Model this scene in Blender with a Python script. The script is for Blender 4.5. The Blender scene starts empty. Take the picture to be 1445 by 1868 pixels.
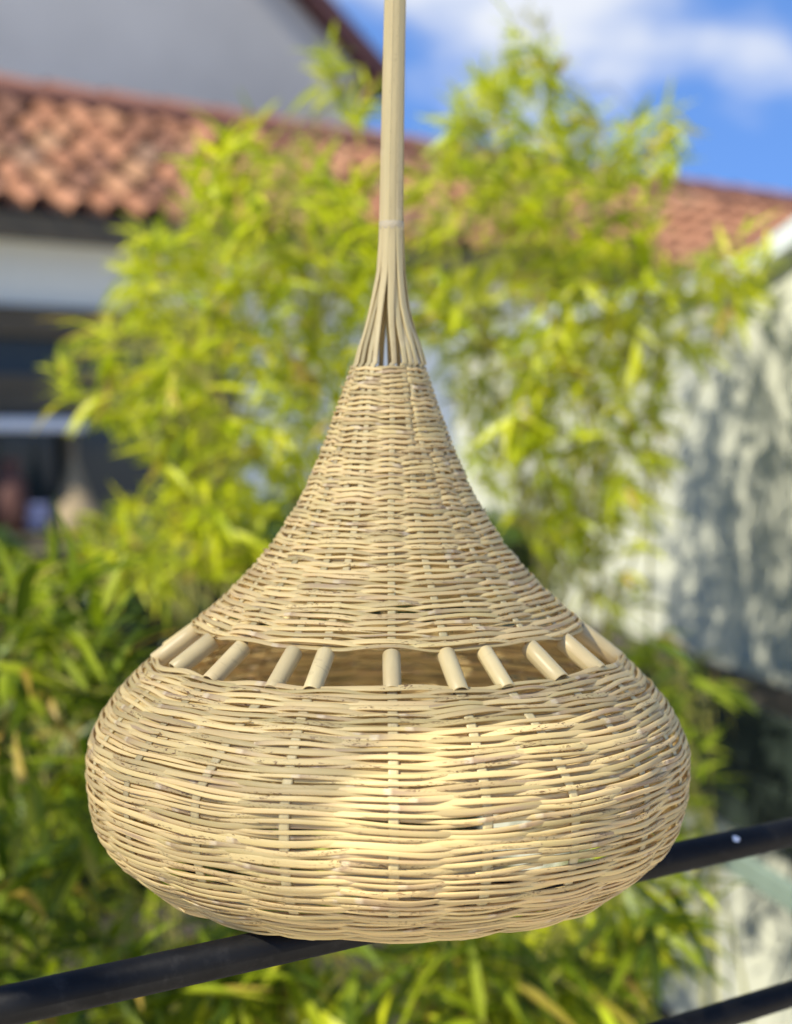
import bpy, math, random
import numpy as np
from mathutils import Vector, Matrix, Quaternion

random.seed(7); rng = np.random.default_rng(11)
scene = bpy.context.scene
COL = scene.collection

# ------------------------------------------------------------------ camera
F = 2750.0; CX, CY = 722.5, 934.0; HOR = 800.0
PITCH = math.atan((CY - HOR) / F)
CAM = Vector((0, 0, 1.5))
D = 1.2                                    # distance to the lamp's axis
cd = bpy.data.cameras.new('camera'); cam = bpy.data.objects.new('camera', cd); COL.objects.link(cam)
cam.location = CAM; cam.rotation_euler = (math.pi/2 - PITCH, 0, 0)
cd.sensor_fit = 'VERTICAL'; cd.sensor_height = 24.0; cd.lens = 24.0 * F / 1868
cd.clip_start = 0.05; cd.clip_end = 3000
cd.dof.use_dof = True; cd.dof.focus_distance = 1.045
cd.dof.aperture_fstop = cd.lens / 1000 / 0.0148
scene.camera = cam

# ------------------------------------------------------------------ sun + sky
SUN_EL = math.radians(42)
SUN_H = Vector((-0.74, -0.67, 0)).normalized()          # horizontal direction towards the sun
SUN = (SUN_H * math.cos(SUN_EL) + Vector((0, 0, math.sin(SUN_EL)))).normalized()
sl = bpy.data.lights.new('sun', 'SUN'); sun = bpy.data.objects.new('sun', sl); COL.objects.link(sun)
sl.energy = 3.4; sl.angle = math.radians(0.53); sl.color = (1.0, 0.93, 0.80)
sun.rotation_euler = (-SUN).to_track_quat('-Z', 'Y').to_euler()
sun.location = SUN * 20

w = bpy.data.worlds.new('World'); scene.world = w; w.use_nodes = True
nt = w.node_tree; nt.nodes.clear()
def N(t, typ, **kw):
    n = t.nodes.new(typ)
    for k, v in kw.items(): setattr(n, k, v)
    return n
def setramp(r, stops, interp='LINEAR'):
    cr = r.color_ramp; cr.interpolation = interp
    while len(cr.elements) > 1: cr.elements.remove(cr.elements[-1])
    cr.elements[0].position = stops[0][0]; cr.elements[0].color = stops[0][1]
    for p, c in stops[1:]:
        e = cr.elements.new(p); e.color = c
def g3(v): return (v, v, v, 1)
sky = N(nt, 'ShaderNodeTexSky', sky_type='NISHITA')
sky.sun_disc = False; sky.sun_elevation = SUN_EL
sky.sun_rotation = math.atan2(SUN_H.x, SUN_H.y)
sky.air_density = 1.0; sky.dust_density = 0.1; sky.ozone_density = 2.0; sky.altitude = 1500
tc = N(nt, 'ShaderNodeTexCoord'); sep = N(nt, 'ShaderNodeSeparateXYZ')
nt.links.new(tc.outputs['Generated'], sep.inputs[0])
# the clear air of the day: the deep blue reaches low down to the horizon
smap = N(nt, 'ShaderNodeMapping'); smap.inputs['Location'].default_value = (0, 0, 0.42); smap.inputs['Scale'].default_value = (1, 1, 0.8)
nt.links.new(tc.outputs['Generated'], smap.inputs[0]); nt.links.new(smap.outputs[0], sky.inputs['Vector'])
addz = N(nt, 'ShaderNodeMath', operation='ADD'); addz.inputs[1].default_value = 0.34
mz = N(nt, 'ShaderNodeMath', operation='MAXIMUM'); mz.inputs[1].default_value = 0.0
nt.links.new(sep.outputs['Z'], mz.inputs[0]); nt.links.new(mz.outputs[0], addz.inputs[0])
dx = N(nt, 'ShaderNodeMath', operation='DIVIDE'); dy = N(nt, 'ShaderNodeMath', operation='DIVIDE')
nt.links.new(sep.outputs['X'], dx.inputs[0]); nt.links.new(addz.outputs[0], dx.inputs[1])
nt.links.new(sep.outputs['Y'], dy.inputs[0]); nt.links.new(addz.outputs[0], dy.inputs[1])
cmb = N(nt, 'ShaderNodeCombineXYZ')
nt.links.new(dx.outputs[0], cmb.inputs[0]); nt.links.new(dy.outputs[0], cmb.inputs[1])
cn = N(nt, 'ShaderNodeTexNoise'); cn.inputs['Scale'].default_value = 2.1; cn.inputs['Detail'].default_value = 6
cn.inputs['Roughness'].default_value = 0.52
CLOUD_OFF = N(nt, 'ShaderNodeMapping'); CLOUD_OFF.inputs['Location'].default_value = (8.1, 4.4, 0.0)
nt.links.new(cmb.outputs[0], CLOUD_OFF.inputs[0]); nt.links.new(CLOUD_OFF.outputs[0], cn.inputs['Vector'])
cr = N(nt, 'ShaderNodeValToRGB'); setramp(cr, [(0.51, g3(0)), (0.67, g3(0.95))], 'EASE')
nt.links.new(cn.outputs['Fac'], cr.inputs[0])
tint = N(nt, 'ShaderNodeMix', data_type='RGBA', blend_type='MULTIPLY'); tint.inputs['Factor'].default_value = 1
tint.inputs['B'].default_value = (0.62, 0.80, 1.0, 1)
nt.links.new(sky.outputs[0], tint.inputs['A'])
cmix = N(nt, 'ShaderNodeMix', data_type='RGBA')
cmix.inputs['B'].default_value = (2.5, 2.6, 2.8, 1)
nt.links.new(cr.outputs[0], cmix.inputs['Factor']); nt.links.new(tint.outputs['Result'], cmix.inputs['A'])
bg = N(nt, 'ShaderNodeBackground'); bg.inputs['Strength'].default_value = 0.14
wo = N(nt, 'ShaderNodeOutputWorld')
nt.links.new(cmix.outputs['Result'], bg.inputs[0]); nt.links.new(bg.outputs[0], wo.inputs[0])

scene.view_settings.view_transform = 'Standard'; scene.view_settings.look = 'None'
scene.view_settings.gamma = 1.0; scene.view_settings.exposure = 1.34
scene.render.engine = 'CYCLES'
scene.cycles.use_denoising = True
scene.cycles.max_bounces = 8; scene.cycles.diffuse_bounces = 4; scene.cycles.transmission_bounces = 6
scene.cycles.sample_clamp_indirect = 6

# ------------------------------------------------------------------ helpers
FWD = Vector((0, math.cos(PITCH), -math.sin(PITCH))); UPV = Vector((0, math.sin(PITCH), math.cos(PITCH)))
def P(px, py, Y):
    """the point at depth Y (world y) in the direction of a pixel of the photograph"""
    d = FWD + Vector((1, 0, 0)) * ((px - CX) / F) + UPV * ((CY - py) / F)
    return CAM + d * (Y / d.y)

def tag(o, label=None, cat=None, group=None, kind=None):
    if label: o['label'] = label
    if cat: o['category'] = cat
    if group: o['group'] = group
    if kind: o['kind'] = kind
    return o
def empty(name, loc=(0, 0, 0)):
    o = bpy.data.objects.new(name, None); COL.objects.link(o); o.location = loc
    o.empty_display_size = 0.05
    return o
def link_mesh(name, me, mat=None, parent=None):
    o = bpy.data.objects.new(name, me); COL.objects.link(o)
    if mat and not me.materials: me.materials.append(mat)
    if parent is not None:
        o.parent = parent; o.matrix_parent_inverse = Matrix.Translation(-world_loc(parent))
    return o
def world_loc(o):
    v = Vector(o.location)
    return v
def mesh_np(name, verts, faces, smooth=True, uvs=None):
    """faces: int array (n,4) or list of tuples; uvs: per-vertex (n,2)"""
    me = bpy.data.meshes.new(name)
    if isinstance(faces, np.ndarray):
        nf, k = faces.shape
        me.vertices.add(len(verts)); me.vertices.foreach_set('co', np.asarray(verts, dtype=np.float32).ravel())
        me.loops.add(nf * k); me.loops.foreach_set('vertex_index', faces.astype(np.int32).ravel())
        me.polygons.add(nf); me.polygons.foreach_set('loop_start', np.arange(0, nf * k, k, dtype=np.int32))
        if uvs is not None:
            ul = me.uv_layers.new(name='UVMap')
            ul.data.foreach_set('uv', np.asarray(uvs, dtype=np.float32)[faces.ravel()].ravel())
        me.update(calc_edges=True)
    else:
        me.from_pydata([tuple(v) for v in verts], [], faces)
        if uvs is not None:
            ul = me.uv_layers.new(name='UVMap')
            for l in me.loops: ul.data[l.index].uv = uvs[l.vertex_index]
    if smooth:
        me.polygons.foreach_set('use_smooth', np.ones(len(me.polygons), dtype=bool))
    me.validate()
    return me
class MB:
    """collects simple shapes for ONE part"""
    def __init__(s): s.v = []; s.f = []
    def add(s, v, f):
        b = len(s.v); s.v += [Vector(p) for p in v]; s.f += [tuple(i + b for i in q) for q in f]
    def box(s, c, sz, M=None, bev=0.0):
        x, y, z = (k / 2 for k in sz); b = min(bev, x * .9, y * .9, z * .9)
        M = M or Matrix.Identity(3); c = Vector(c)
        if b <= 0:
            v = [Vector((sx*x, sy*y, sz_*z)) for sx in (-1, 1) for sy in (-1, 1) for sz_ in (-1, 1)]
            f = [(0,1,3,2),(4,6,7,5),(0,4,5,1),(2,3,7,6),(0,2,6,4),(1,5,7,3)]
            s.add([c + M @ p for p in v], f); return
        v = []; f = []
        idx = {}
        for sx in (-1, 1):
            for sy in (-1, 1):
                for q in (-1, 1):
                    for a in range(3):
                        p = [sx*x, sy*y, q*z]
                        for k, sg in enumerate((sx, sy, q)):
                            if k != a: p[k] -= sg * b
                        idx[(sx, sy, q, a)] = len(v); v.append(c + M @ Vector(p))
        for a in range(3):
            o1, o2 = [k for k in range(3) if k != a]
            for sg in (-1, 1):
                q = []
                for (p1, p2) in ((-1,-1),(1,-1),(1,1),(-1,1)):
                    t = [0,0,0]; t[a] = sg; t[o1] = p1; t[o2] = p2
                    q.append(idx[(*t, a)])
                f.append(tuple(q))
            for p1 in (-1, 1):
                for p2 in (-1, 1):
                    t = [0,0,0]; t[o1] = p1; t[o2] = p2
                    t0 = list(t); t1 = list(t); t0[a] = -1; t1[a] = 1
                    f.append((idx[(*t0, o1)], idx[(*t1, o1)], idx[(*t1, o2)], idx[(*t0, o2)]))
        for sx in (-1, 1):
            for sy in (-1, 1):
                for q in (-1, 1): f.append(tuple(idx[(sx, sy, q, a)] for a in range(3)))
        s.add(v, f)
    def tube(s, pts, rad, n=10, cap=True, start_up=None):
        pts = [Vector(p) for p in pts]; m = len(pts)
        rads = rad if hasattr(rad, '__len__') else [rad] * m
        up = start_up or Vector((0.31, 0.17, 0.93)); vs = []; fs = []
        for i, p in enumerate(pts):
            t = (pts[min(i+1, m-1)] - pts[max(i-1, 0)]).normalized()
            a = t.cross(up)
            if a.length < 1e-4: a = t.cross(Vector((1, 0, 0)))
            a.normalize(); b = t.cross(a); up = -b if (-b).dot(up) > 0 else b
            for k in range(n):
                th = 2*math.pi*k/n; vs.append(p + (a*math.cos(th) + b*math.sin(th)) * rads[i])
        for i in range(m-1):
            for k in range(n):
                k2 = (k+1) % n; fs.append((i*n+k, i*n+k2, (i+1)*n+k2, (i+1)*n+k))
        if cap:
            fs.append(tuple(range(n-1, -1, -1))); fs.append(tuple((m-1)*n+k for k in range(n)))
        s.add(vs, fs)
    def lathe(s, prof, c, n=20):
        c = Vector(c); vs = []; fs = []; m = len(prof)
        for (r, z) in prof:
            for k in range(n):
                th = 2*math.pi*k/n; vs.append(c + Vector((r*math.cos(th), r*math.sin(th), z)))
        for i in range(m-1):
            for k in range(n):
                k2 = (k+1) % n; fs.append((i*n+k, i*n+k2, (i+1)*n+k2, (i+1)*n+k))
        s.add(vs, fs)
    def build(s, name, mat, parent=None, smooth=False):
        me = bpy.data.meshes.new(name); me.from_pydata([tuple(p) for p in s.v], [], s.f); me.update()
        import bmesh
        bm = bmesh.new(); bm.from_mesh(me); bmesh.ops.recalc_face_normals(bm, faces=bm.faces); bm.to_mesh(me); bm.free()
        if smooth: me.polygons.foreach_set('use_smooth', np.ones(len(me.polygons), dtype=bool))
        return link_mesh(name, me, mat, parent)

# ------------------------------------------------------------------ materials
def newmat(name):
    m = bpy.data.materials.new(name); m.use_nodes = True; t = m.node_tree
    return m, t, t.nodes['Principled BSDF'], t.nodes['Material Output']
def noise(t, vec, scale, detail=4, rough=0.55, dist=0):
    n = N(t, 'ShaderNodeTexNoise'); n.inputs['Scale'].default_value = scale
    n.inputs['Detail'].default_value = detail; n.inputs['Roughness'].default_value = rough
    n.inputs['Distortion'].default_value = dist
    if vec is not None: t.links.new(vec, n.inputs['Vector'])
    return n.outputs['Fac']
def ramp(t, fac, stops, interp='LINEAR'):
    r = N(t, 'ShaderNodeValToRGB'); setramp(r, stops, interp); t.links.new(fac, r.inputs[0]); return r.outputs[0]
def mixc(t, fac, a, b, mode='MIX'):
    m = N(t, 'ShaderNodeMix', data_type='RGBA', blend_type=mode)
    for sock, v in (('Factor', fac), ('A', a), ('B', b)):
        if isinstance(v, (int, float)): m.inputs[sock].default_value = v
        elif isinstance(v, tuple): m.inputs[sock].default_value = (*v[:3], 1)
        else: t.links.new(v, m.inputs[sock])
    return m.outputs['Result']
def math_(t, op, a, b=None, c=None):
    m = N(t, 'ShaderNodeMath', operation=op)
    for i, v in enumerate((a, b, c)):
        if v is None: continue
        if isinstance(v, (int, float)): m.inputs[i].default_value = v
        else: t.links.new(v, m.inputs[i])
    return m.outputs[0]
def bump(t, bs, h, strength=0.3, dist=0.001):
    b = N(t, 'ShaderNodeBump'); b.inputs['Strength'].default_value = strength; b.inputs['Distance'].default_value = dist
    t.links.new(h, b.inputs['Height']); t.links.new(b.outputs[0], bs.inputs['Normal'])

def bamboo_strip(name, cols, transl=0.2, marks=1.0, rough=0.45):
    m, t, bs, out = newmat(name)
    oi = N(t, 'ShaderNodeObjectInfo'); uv = N(t, 'ShaderNodeUVMap'); sp = N(t, 'ShaderNodeSeparateXYZ')
    t.links.new(uv.outputs[0], sp.inputs[0])
    u, v = sp.outputs[0], sp.outputs[1]; r = oi.outputs['Random']
    off = math_(t, 'MULTIPLY', r, 37.0)
    uo = math_(t, 'ADD', u, off)
    def vec(su, sv):
        c = N(t, 'ShaderNodeCombineXYZ'); t.links.new(math_(t, 'MULTIPLY', uo, su), c.inputs[0])
        t.links.new(math_(t, 'MULTIPLY', v, sv), c.inputs[1]); t.links.new(math_(t, 'MULTIPLY', r, 91.0), c.inputs[2]); return c.outputs[0]
    low = noise(t, vec(7, 0.3), 1.0, 2)
    base = ramp(t, low, [(0.30, (*cols[0], 1)), (0.5, (*cols[1], 1)), (0.68, (*cols[2], 1))])
    # tone from strand to strand
    base = mixc(t, 1.0, base, ramp(t, r, [(0, g3(0.64)), (0.25, g3(0.86)), (0.6, g3(0.98)), (1, g3(1.06))]), 'MULTIPLY')
    # lengthwise fibre
    fib = noise(t, vec(45, 9), 1.0, 3)
    base = mixc(t, 0.35, base, ramp(t, fib, [(0.3, g3(0.80)), (0.7, g3(1.12))]), 'MULTIPLY')
    # stained stretches (mauve brown)
    st = noise(t, vec(11, 0.6), 1.0, 3, 0.6)
    stm = ramp(t, st, [(0.60, g3(0)), (0.70, g3(0.75 * marks))])
    base = mixc(t, stm, base, (0.40, 0.29, 0.185))
    # speckles inside blotchy stretches
    sk = noise(t, vec(170, 2.2), 1.0, 3, 0.7, 1.2)
    skm = ramp(t, sk, [(0.565, g3(0)), (0.60, g3(1))])
    zone = ramp(t, noise(t, vec(13, 0.5), 1.0, 2), [(0.54, g3(0)), (0.60, g3(0.95 * marks))])
    skm = mixc(t, 1.0, skm, zone, 'MULTIPLY')
    base = mixc(t, skm, base, (0.13, 0.07, 0.035))
    # nodes of the cane: pale scar and a mauve band beside it
    fr = math_(t, 'FRACT', math_(t, 'DIVIDE', uo, 0.31))
    d0 = math_(t, 'ABSOLUTE', math_(t, 'SUBTRACT', fr, 0.5))
    band = ramp(t, fr, [(0.505, g3(0)), (0.51, g3(0.7 * marks)), (0.53, g3(0.4 * marks)), (0.60, g3(0))])
    base = mixc(t, band, base, (0.36, 0.25, 0.165))
    scar = ramp(t, d0, [(0.006, g3(0.5 * marks)), (0.011, g3(0))])
    scn = mixc(t, 1.0, scar, ramp(t, noise(t, vec(300, 5), 1.0, 2), [(0.35, g3(0.2)), (0.55, g3(1))]), 'MULTIPLY')
    base = mixc(t, scn, base, (0.80, 0.70, 0.54))
    t.links.new(base, bs.inputs['Base Color'])
    bs.inputs['Roughness'].default_value = rough; bs.inputs['Specular IOR Level'].default_value = 0.35
    h = math_(t, 'ADD', fib, math_(t, 'MULTIPLY', scn, 1.5))
    bump(t, bs, h, 0.35, 0.0006)
    if transl > 0:
        tr = N(t, 'ShaderNodeBsdfTranslucent'); t.links.new(mixc(t, 0.7, base, (1.0, 0.68, 0.22)), tr.inputs[0])
        mx = N(t, 'ShaderNodeMixShader'); mx.inputs[0].default_value = transl
        t.links.new(bs.outputs[0], mx.inputs[1]); t.links.new(tr.outputs[0], mx.inputs[2]); t.links.new(mx.outputs[0], out.inputs[0])
    return m
M_WEFT = bamboo_strip('weft_cane', [(0.74, 0.605, 0.255), (0.83, 0.66, 0.30), (0.77, 0.58, 0.27)], 0.27)
M_STAKE = bamboo_strip('stake_cane', [(0.63, 0.53, 0.26), (0.69, 0.57, 0.285), (0.61, 0.50, 0.25)], 0.18, 0.25)
M_TUBE = bamboo_strip('tube_cane', [(0.62, 0.50, 0.235), (0.69, 0.55, 0.265), (0.65, 0.50, 0.24)], 0.06, 0.15, 0.38)

def leaf_mat(name, stops, transl=0.5, island=True):
    m, t, bs, out = newmat(name)
    geo = N(t, 'ShaderNodeNewGeometry'); oi = N(t, 'ShaderNodeObjectInfo')
    r = math_(t, 'FRACT', math_(t, 'ADD', geo.outputs['Random Per Island'], math_(t, 'MULTIPLY', oi.outputs['Random'], 7.31)))
    c = ramp(t, r, stops)
    t.links.new(c, bs.inputs['Base Color']); bs.inputs['Roughness'].default_value = 0.42
    bs.inputs['Specular IOR Level'].default_value = 0.4
    tr = N(t, 'ShaderNodeBsdfTranslucent'); t.links.new(mixc(t, 1.0, c, (1.0, 1.0, 0.55), 'MULTIPLY'), tr.inputs[0])
    mx = N(t, 'ShaderNodeMixShader'); mx.inputs[0].default_value = transl
    t.links.new(bs.outputs[0], mx.inputs[1]); t.links.new(tr.outputs[0], mx.inputs[2]); t.links.new(mx.outputs[0], out.inputs[0])
    return m
M_LEAF = leaf_mat('bamboo_leaf', [(0.0, (0.20, 0.27, 0.010, 1)), (0.35, (0.42, 0.49, 0.015, 1)), (0.8, (0.60, 0.63, 0.022, 1)),
                                  (0.93, (0.56, 0.54, 0.04, 1)), (0.97, (0.45, 0.30, 0.08, 1))])
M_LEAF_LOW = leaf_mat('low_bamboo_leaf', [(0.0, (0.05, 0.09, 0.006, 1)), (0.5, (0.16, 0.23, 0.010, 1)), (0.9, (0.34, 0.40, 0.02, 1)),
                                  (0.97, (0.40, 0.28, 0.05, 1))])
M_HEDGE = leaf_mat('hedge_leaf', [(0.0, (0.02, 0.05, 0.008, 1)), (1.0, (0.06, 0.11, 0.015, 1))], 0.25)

def plain(name, col, rough=0.6, var=0.12, scale=6.0, metal=0.0, bmp=0.15, bdist=0.004, spec=0.5):
    m, t, bs, out = newmat(name)
    tcn = N(t, 'ShaderNodeTexCoord')
    n1 = noise(t, tcn.outputs['Object'], scale, 5)
    c = mixc(t, 1.0, col, ramp(t, n1, [(0.25, g3(1 - var)), (0.75, g3(1 + var))]), 'MULTIPLY')
    t.links.new(c, bs.inputs['Base Color']); bs.inputs['Roughness'].default_value = rough
    bs.inputs['Metallic'].default_value = metal; bs.inputs['Specular IOR Level'].default_value = spec
    if bmp: bump(t, bs, noise(t, tcn.outputs['Object'], scale * 8, 3), bmp, bdist)
    return m
M_RAIL = plain('black_rail_paint', (0.007, 0.007, 0.0068), 0.5, 0.5, 30, 0, 0.3, 0.0006, 0.16)
_t = M_RAIL.node_tree; _b = _t.nodes['Principled BSDF']; _tc = N(_t, 'ShaderNodeTexCoord')
_d = ramp(_t, noise(_t, _tc.outputs['Object'], 55, 6, 0.7), [(0.54, g3(0)), (0.74, g3(0.14))])
_old = _b.inputs['Base Color'].links[0].from_socket
_t.links.new(mixc(_t, _d, _old, (0.10, 0.095, 0.085)), _b.inputs['Base Color'])
M_CHIP = plain('chipped_primer', (0.75, 0.75, 0.74), 0.7)
M_GREY = plain('grey_render', (0.58, 0.54, 0.455), 0.9, 0.16, 0.6)
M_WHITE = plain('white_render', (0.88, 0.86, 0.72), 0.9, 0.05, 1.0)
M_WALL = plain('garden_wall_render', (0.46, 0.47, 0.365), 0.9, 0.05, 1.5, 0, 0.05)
M_WOOD = plain('dark_timber', (0.10, 0.075, 0.04), 0.7, 0.2, 5)
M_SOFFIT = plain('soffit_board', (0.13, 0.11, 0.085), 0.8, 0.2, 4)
M_WFRAME = plain('white_frame', (0.72, 0.72, 0.70), 0.5, 0.03)
M_VERGE = plain('dark_red_verge', (0.13, 0.05, 0.04), 0.7, 0.2)
M_PLANTER = plain('dark_green_paint', (0.016, 0.026, 0.018), 0.6, 0.2)
M_BOARD = plain('sage_board', (0.15, 0.20, 0.16), 0.7, 0.15)
M_TRIM = plain('pale_grey_trim', (0.55, 0.60, 0.60), 0.5, 0.06)
M_PAVE = plain('pale_paving', (0.40, 0.39, 0.36), 0.9, 0.2, 3)
M_SOIL = plain('dark_soil', (0.035, 0.028, 0.018), 0.95, 0.35, 8)
M_CULM = plain('bamboo_culm', (0.26, 0.25, 0.05), 0.45, 0.3, 10)
M_TERRA = plain('terracotta_pot', (0.09, 0.035, 0.022), 0.7, 0.15)
M_BLUE = plain('blue_glaze', (0.25, 0.27, 0.42), 0.25, 0.1)
M_PALEPOT = plain('pale_glaze', (0.6, 0.6, 0.62), 0.3, 0.05)
M_BASKET = plain('straw_basket', (0.26, 0.20, 0.11), 0.8, 0.25, 60, 0, 0.4, 0.004)
M_SHADE_CLOTH = plain('added_shade_cloth', (0.70, 0.62, 0.48), 0.9, 0.05)
_t = M_SHADE_CLOTH.node_tree; _tr = N(_t, 'ShaderNodeBsdfTranslucent'); _tr.inputs[0].default_value = (0.75, 0.64, 0.46, 1)
_mx = N(_t, 'ShaderNodeMixShader'); _mx.inputs[0].default_value = 0.5
_t.links.new(_t.nodes['Principled BSDF'].outputs[0], _mx.inputs[1]); _t.links.new(_tr.outputs[0], _mx.inputs[2]); _tp = N(_t, 'ShaderNodeBsdfTransparent'); _m2 = N(_t, 'ShaderNodeMixShader'); _m2.inputs[0].default_value = 0.66   # added shade net: half the sun comes straight through (two faces)
_t.links.new(_mx.outputs[0], _m2.inputs[1]); _t.links.new(_tp.outputs[0], _m2.inputs[2]); _t.links.new(_m2.outputs[0], _t.nodes['Material Output'].inputs[0])
M_BOUNCE = plain('bounce_stone', (0.60, 0.53, 0.42), 0.9, 0.08, 2)
M_TIMBER = plain('pergola_timber', (0.30, 0.20, 0.11), 0.7, 0.2)
M_TIE = plain('binding_cane', (0.44, 0.37, 0.23), 0.7, 0.2, 60)
def glass_mat():
    m, t, bs, out = newmat('window_glass')
    bs.inputs['Base Color'].default_value = (0.05, 0.055, 0.045, 1); bs.inputs['Roughness'].default_value = 0.06
    bs.inputs['Specular IOR Level'].default_value = 0.35
    return m
M_GLASS = glass_mat()
def tile_mat():
    m, t, bs, out = newmat('terracotta_tile')
    geo = N(t, 'ShaderNodeNewGeometry'); oi = N(t, 'ShaderNodeObjectInfo'); tcn = N(t, 'ShaderNodeTexCoord')
    r = math_(t, 'FRACT', math_(t, 'ADD', geo.outputs['Random Per Island'], math_(t, 'MULTIPLY', oi.outputs['Random'], 5.77)))
    c = ramp(t, r, [(0, (0.13, 0.058, 0.034, 1)), (0.35, (0.25, 0.108, 0.054, 1)), (0.7, (0.34, 0.16, 0.085, 1)), (0.93, (0.32, 0.175, 0.09, 1)), (1, (0.18, 0.11, 0.075, 1))])
    n = noise(t, geo.outputs['Position'], 9, 5)
    c = mixc(t, 0.7, c, ramp(t, n, [(0.3, g3(0.6)), (0.7, g3(1.2))]), 'MULTIPLY')
    t.links.new(c, bs.inputs['Base Color']); bs.inputs['Roughness'].default_value = 0.85
    bump(t, bs, noise(t, geo.outputs['Position'], 60, 3), 0.3, 0.004)
    return m
M_TILE = tile_mat()
M_UNDER = plain('shaded_underlay', (0.04, 0.022, 0.016), 0.9, 0.2)  # shade between the tiles is put into this dark colour
M_RIDGE = plain('ridge_tile_clay', (0.27, 0.12, 0.075), 0.85, 0.2)

# ================================================================== SETTING: ground
def sheet(name, pts, z, mat):
    me = mesh_np(name, [(x, y, z) for x, y in pts], [tuple(range(len(pts)))], False)
    return tag(link_mesh(name, me, mat), kind='structure')
sheet('ground', [(-600, -600), (600, -600), (600, 900), (-600, 900)], 0.0, M_PAVE)
sheet('bounce_terrace', [(-9, -9), (9, -9), (9, 1.6), (-9, 1.6)], 0.004, M_BOUNCE)  # unseen pale sheet added to bounce warm sunlight up at the lamp
sheet('planting_bed', [(-4.0, 1.7), (0.35, 1.7), (0.75, 3.9), (0.9, 8.0), (-4.0, 6.0)], 0.006, M_SOIL)

# ================================================================== long low house with tiled roof
U = Vector((0.80, 0.60, 0)).normalized(); INW = Vector((-0.60, 0.80, 0)).normalized(); Z3 = Vector((0, 0, 1))
E0 = Vector((8.5 * (0 - CX) / F, 8.5, 0))                 # under the eave where the frame's edge cuts it
EAVE_Z = 2.80; RUN = 1.65; RISE = 0.98; SLOPE = math.atan2(RISE, RUN); SL = math.hypot(RUN, RISE)
def hp(t, n, z): return E0 + U * t + INW * n + Z3 * z
FR = Matrix((U, INW, Z3)).transposed()                     # local axes: along, inwards, up
house = empty('tiled_house', hp(0, 0.3, 0))
tag(house, 'low white house with terracotta barrel tile roof behind the bamboo', 'house')
T0, T1 = -2.5, 13.0
NW = 0.32                                                   # wall stands behind the eave
# facade with its window opening, built as pieces butted together
WT0, WT1, WZ0, WZ1 = -2.2, 1.75, 0.95, 2.16
mb = MB()
def slab(mb, t0, t1, n0, n1, z0, z1, bev=0):
    mb.box(hp((t0+t1)/2, (n0+n1)/2, (z0+z1)/2), (t1-t0, n1-n0, z1-z0), FR, bev)
slab(mb, T0, WT0, NW, NW+0.3, 0, EAVE_Z+0.05); slab(mb, WT1, T1, NW, NW+0.3, 0, EAVE_Z+0.05)
slab(mb, WT0, WT1, NW, NW+0.3, WZ1, EAVE_Z+0.05); slab(mb, WT0, WT1, NW, NW+0.3, 0, WZ0)
mb.build('wall', M_WHITE, house)
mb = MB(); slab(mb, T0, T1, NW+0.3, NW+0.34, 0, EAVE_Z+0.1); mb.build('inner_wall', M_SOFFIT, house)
mb = MB(); slab(mb, T0, T1, -0.02, NW+0.2, EAVE_Z-0.14, EAVE_Z-0.06); mb.build('soffit', M_SOFFIT, house)
mb = MB(); slab(mb, WT0-0.1, WT1+0.1, NW-0.06, NW-0.002, WZ1-0.06, WZ1+0.12, 0.01); mb.build('lintel', M_WOOD, house)
win = None
mb = MB()
slab(mb, WT0, WT1, NW+0.02, NW+0.10, 1.80, 1.875); slab(mb, WT0, WT1, NW+0.02, NW+0.10, 1.66, 1.795)
for tt in (WT0+0.04, -0.55, 0.6, WT1-0.04): slab(mb, tt-0.035, tt+0.035, NW+0.025, NW+0.095, WZ0, 1.655)
win = mb.build('window', M_WOOD, house)
mb = MB(); slab(mb, WT0, WT1, NW+0.12, NW+0.13, WZ0, WZ1); mb.build('pane', M_GLASS, win)
mb = MB(); slab(mb, WT0-0.05, 0.62, NW-0.12, NW-0.04, 1.545, 1.62, 0.01); mb.build('blind_box', M_WFRAME, house)
mb = MB(); slab(mb, WT0-0.1, WT1+0.1, NW-0.30, NW-0.004, WZ0-0.06, WZ0, 0.01); mb.build('window_ledge', M_WOOD, house)
# roof: underlay, then each tile
mb = MB()
pts = [hp(T0, 0, EAVE_Z), hp(T1, 0, EAVE_Z), hp(T1, RUN, EAVE_Z+RISE), hp(T0, RUN, EAVE_Z+RISE)]
nrm = (Z3 * math.cos(SLOPE) - INW * math.sin(SLOPE)).normalized()
mb.add([p - nrm*0.05 for p in pts] + [p for p in pts], [(0,1,2,3),(4,7,6,5),(0,4,5,1),(1,5,6,2),(2,6,7,3),(3,7,4,0)])
pts2 = [hp(T0, RUN+0.02, EAVE_Z+RISE), hp(T1, RUN+0.02, EAVE_Z+RISE), hp(T1, 2*RUN, EAVE_Z), hp(T0, 2*RUN, EAVE_Z)]
mb.add([p - Z3*0.05 for p in pts2] + pts2, [(0,1,2,3),(4,7,6,5),(0,4,5,1),(1,5,6,2),(2,6,7,3),(3,7,4,0)])
roof = mb.build('roof', M_UNDER, house)
mb = MB(); slab(mb, T0, T1, -0.05, -0.015, EAVE_Z-0.16, EAVE_Z-0.03); mb.build('fascia', M_WOOD, roof)
TW, EXPO, TL = 0.238, 0.300, 0.40
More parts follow.
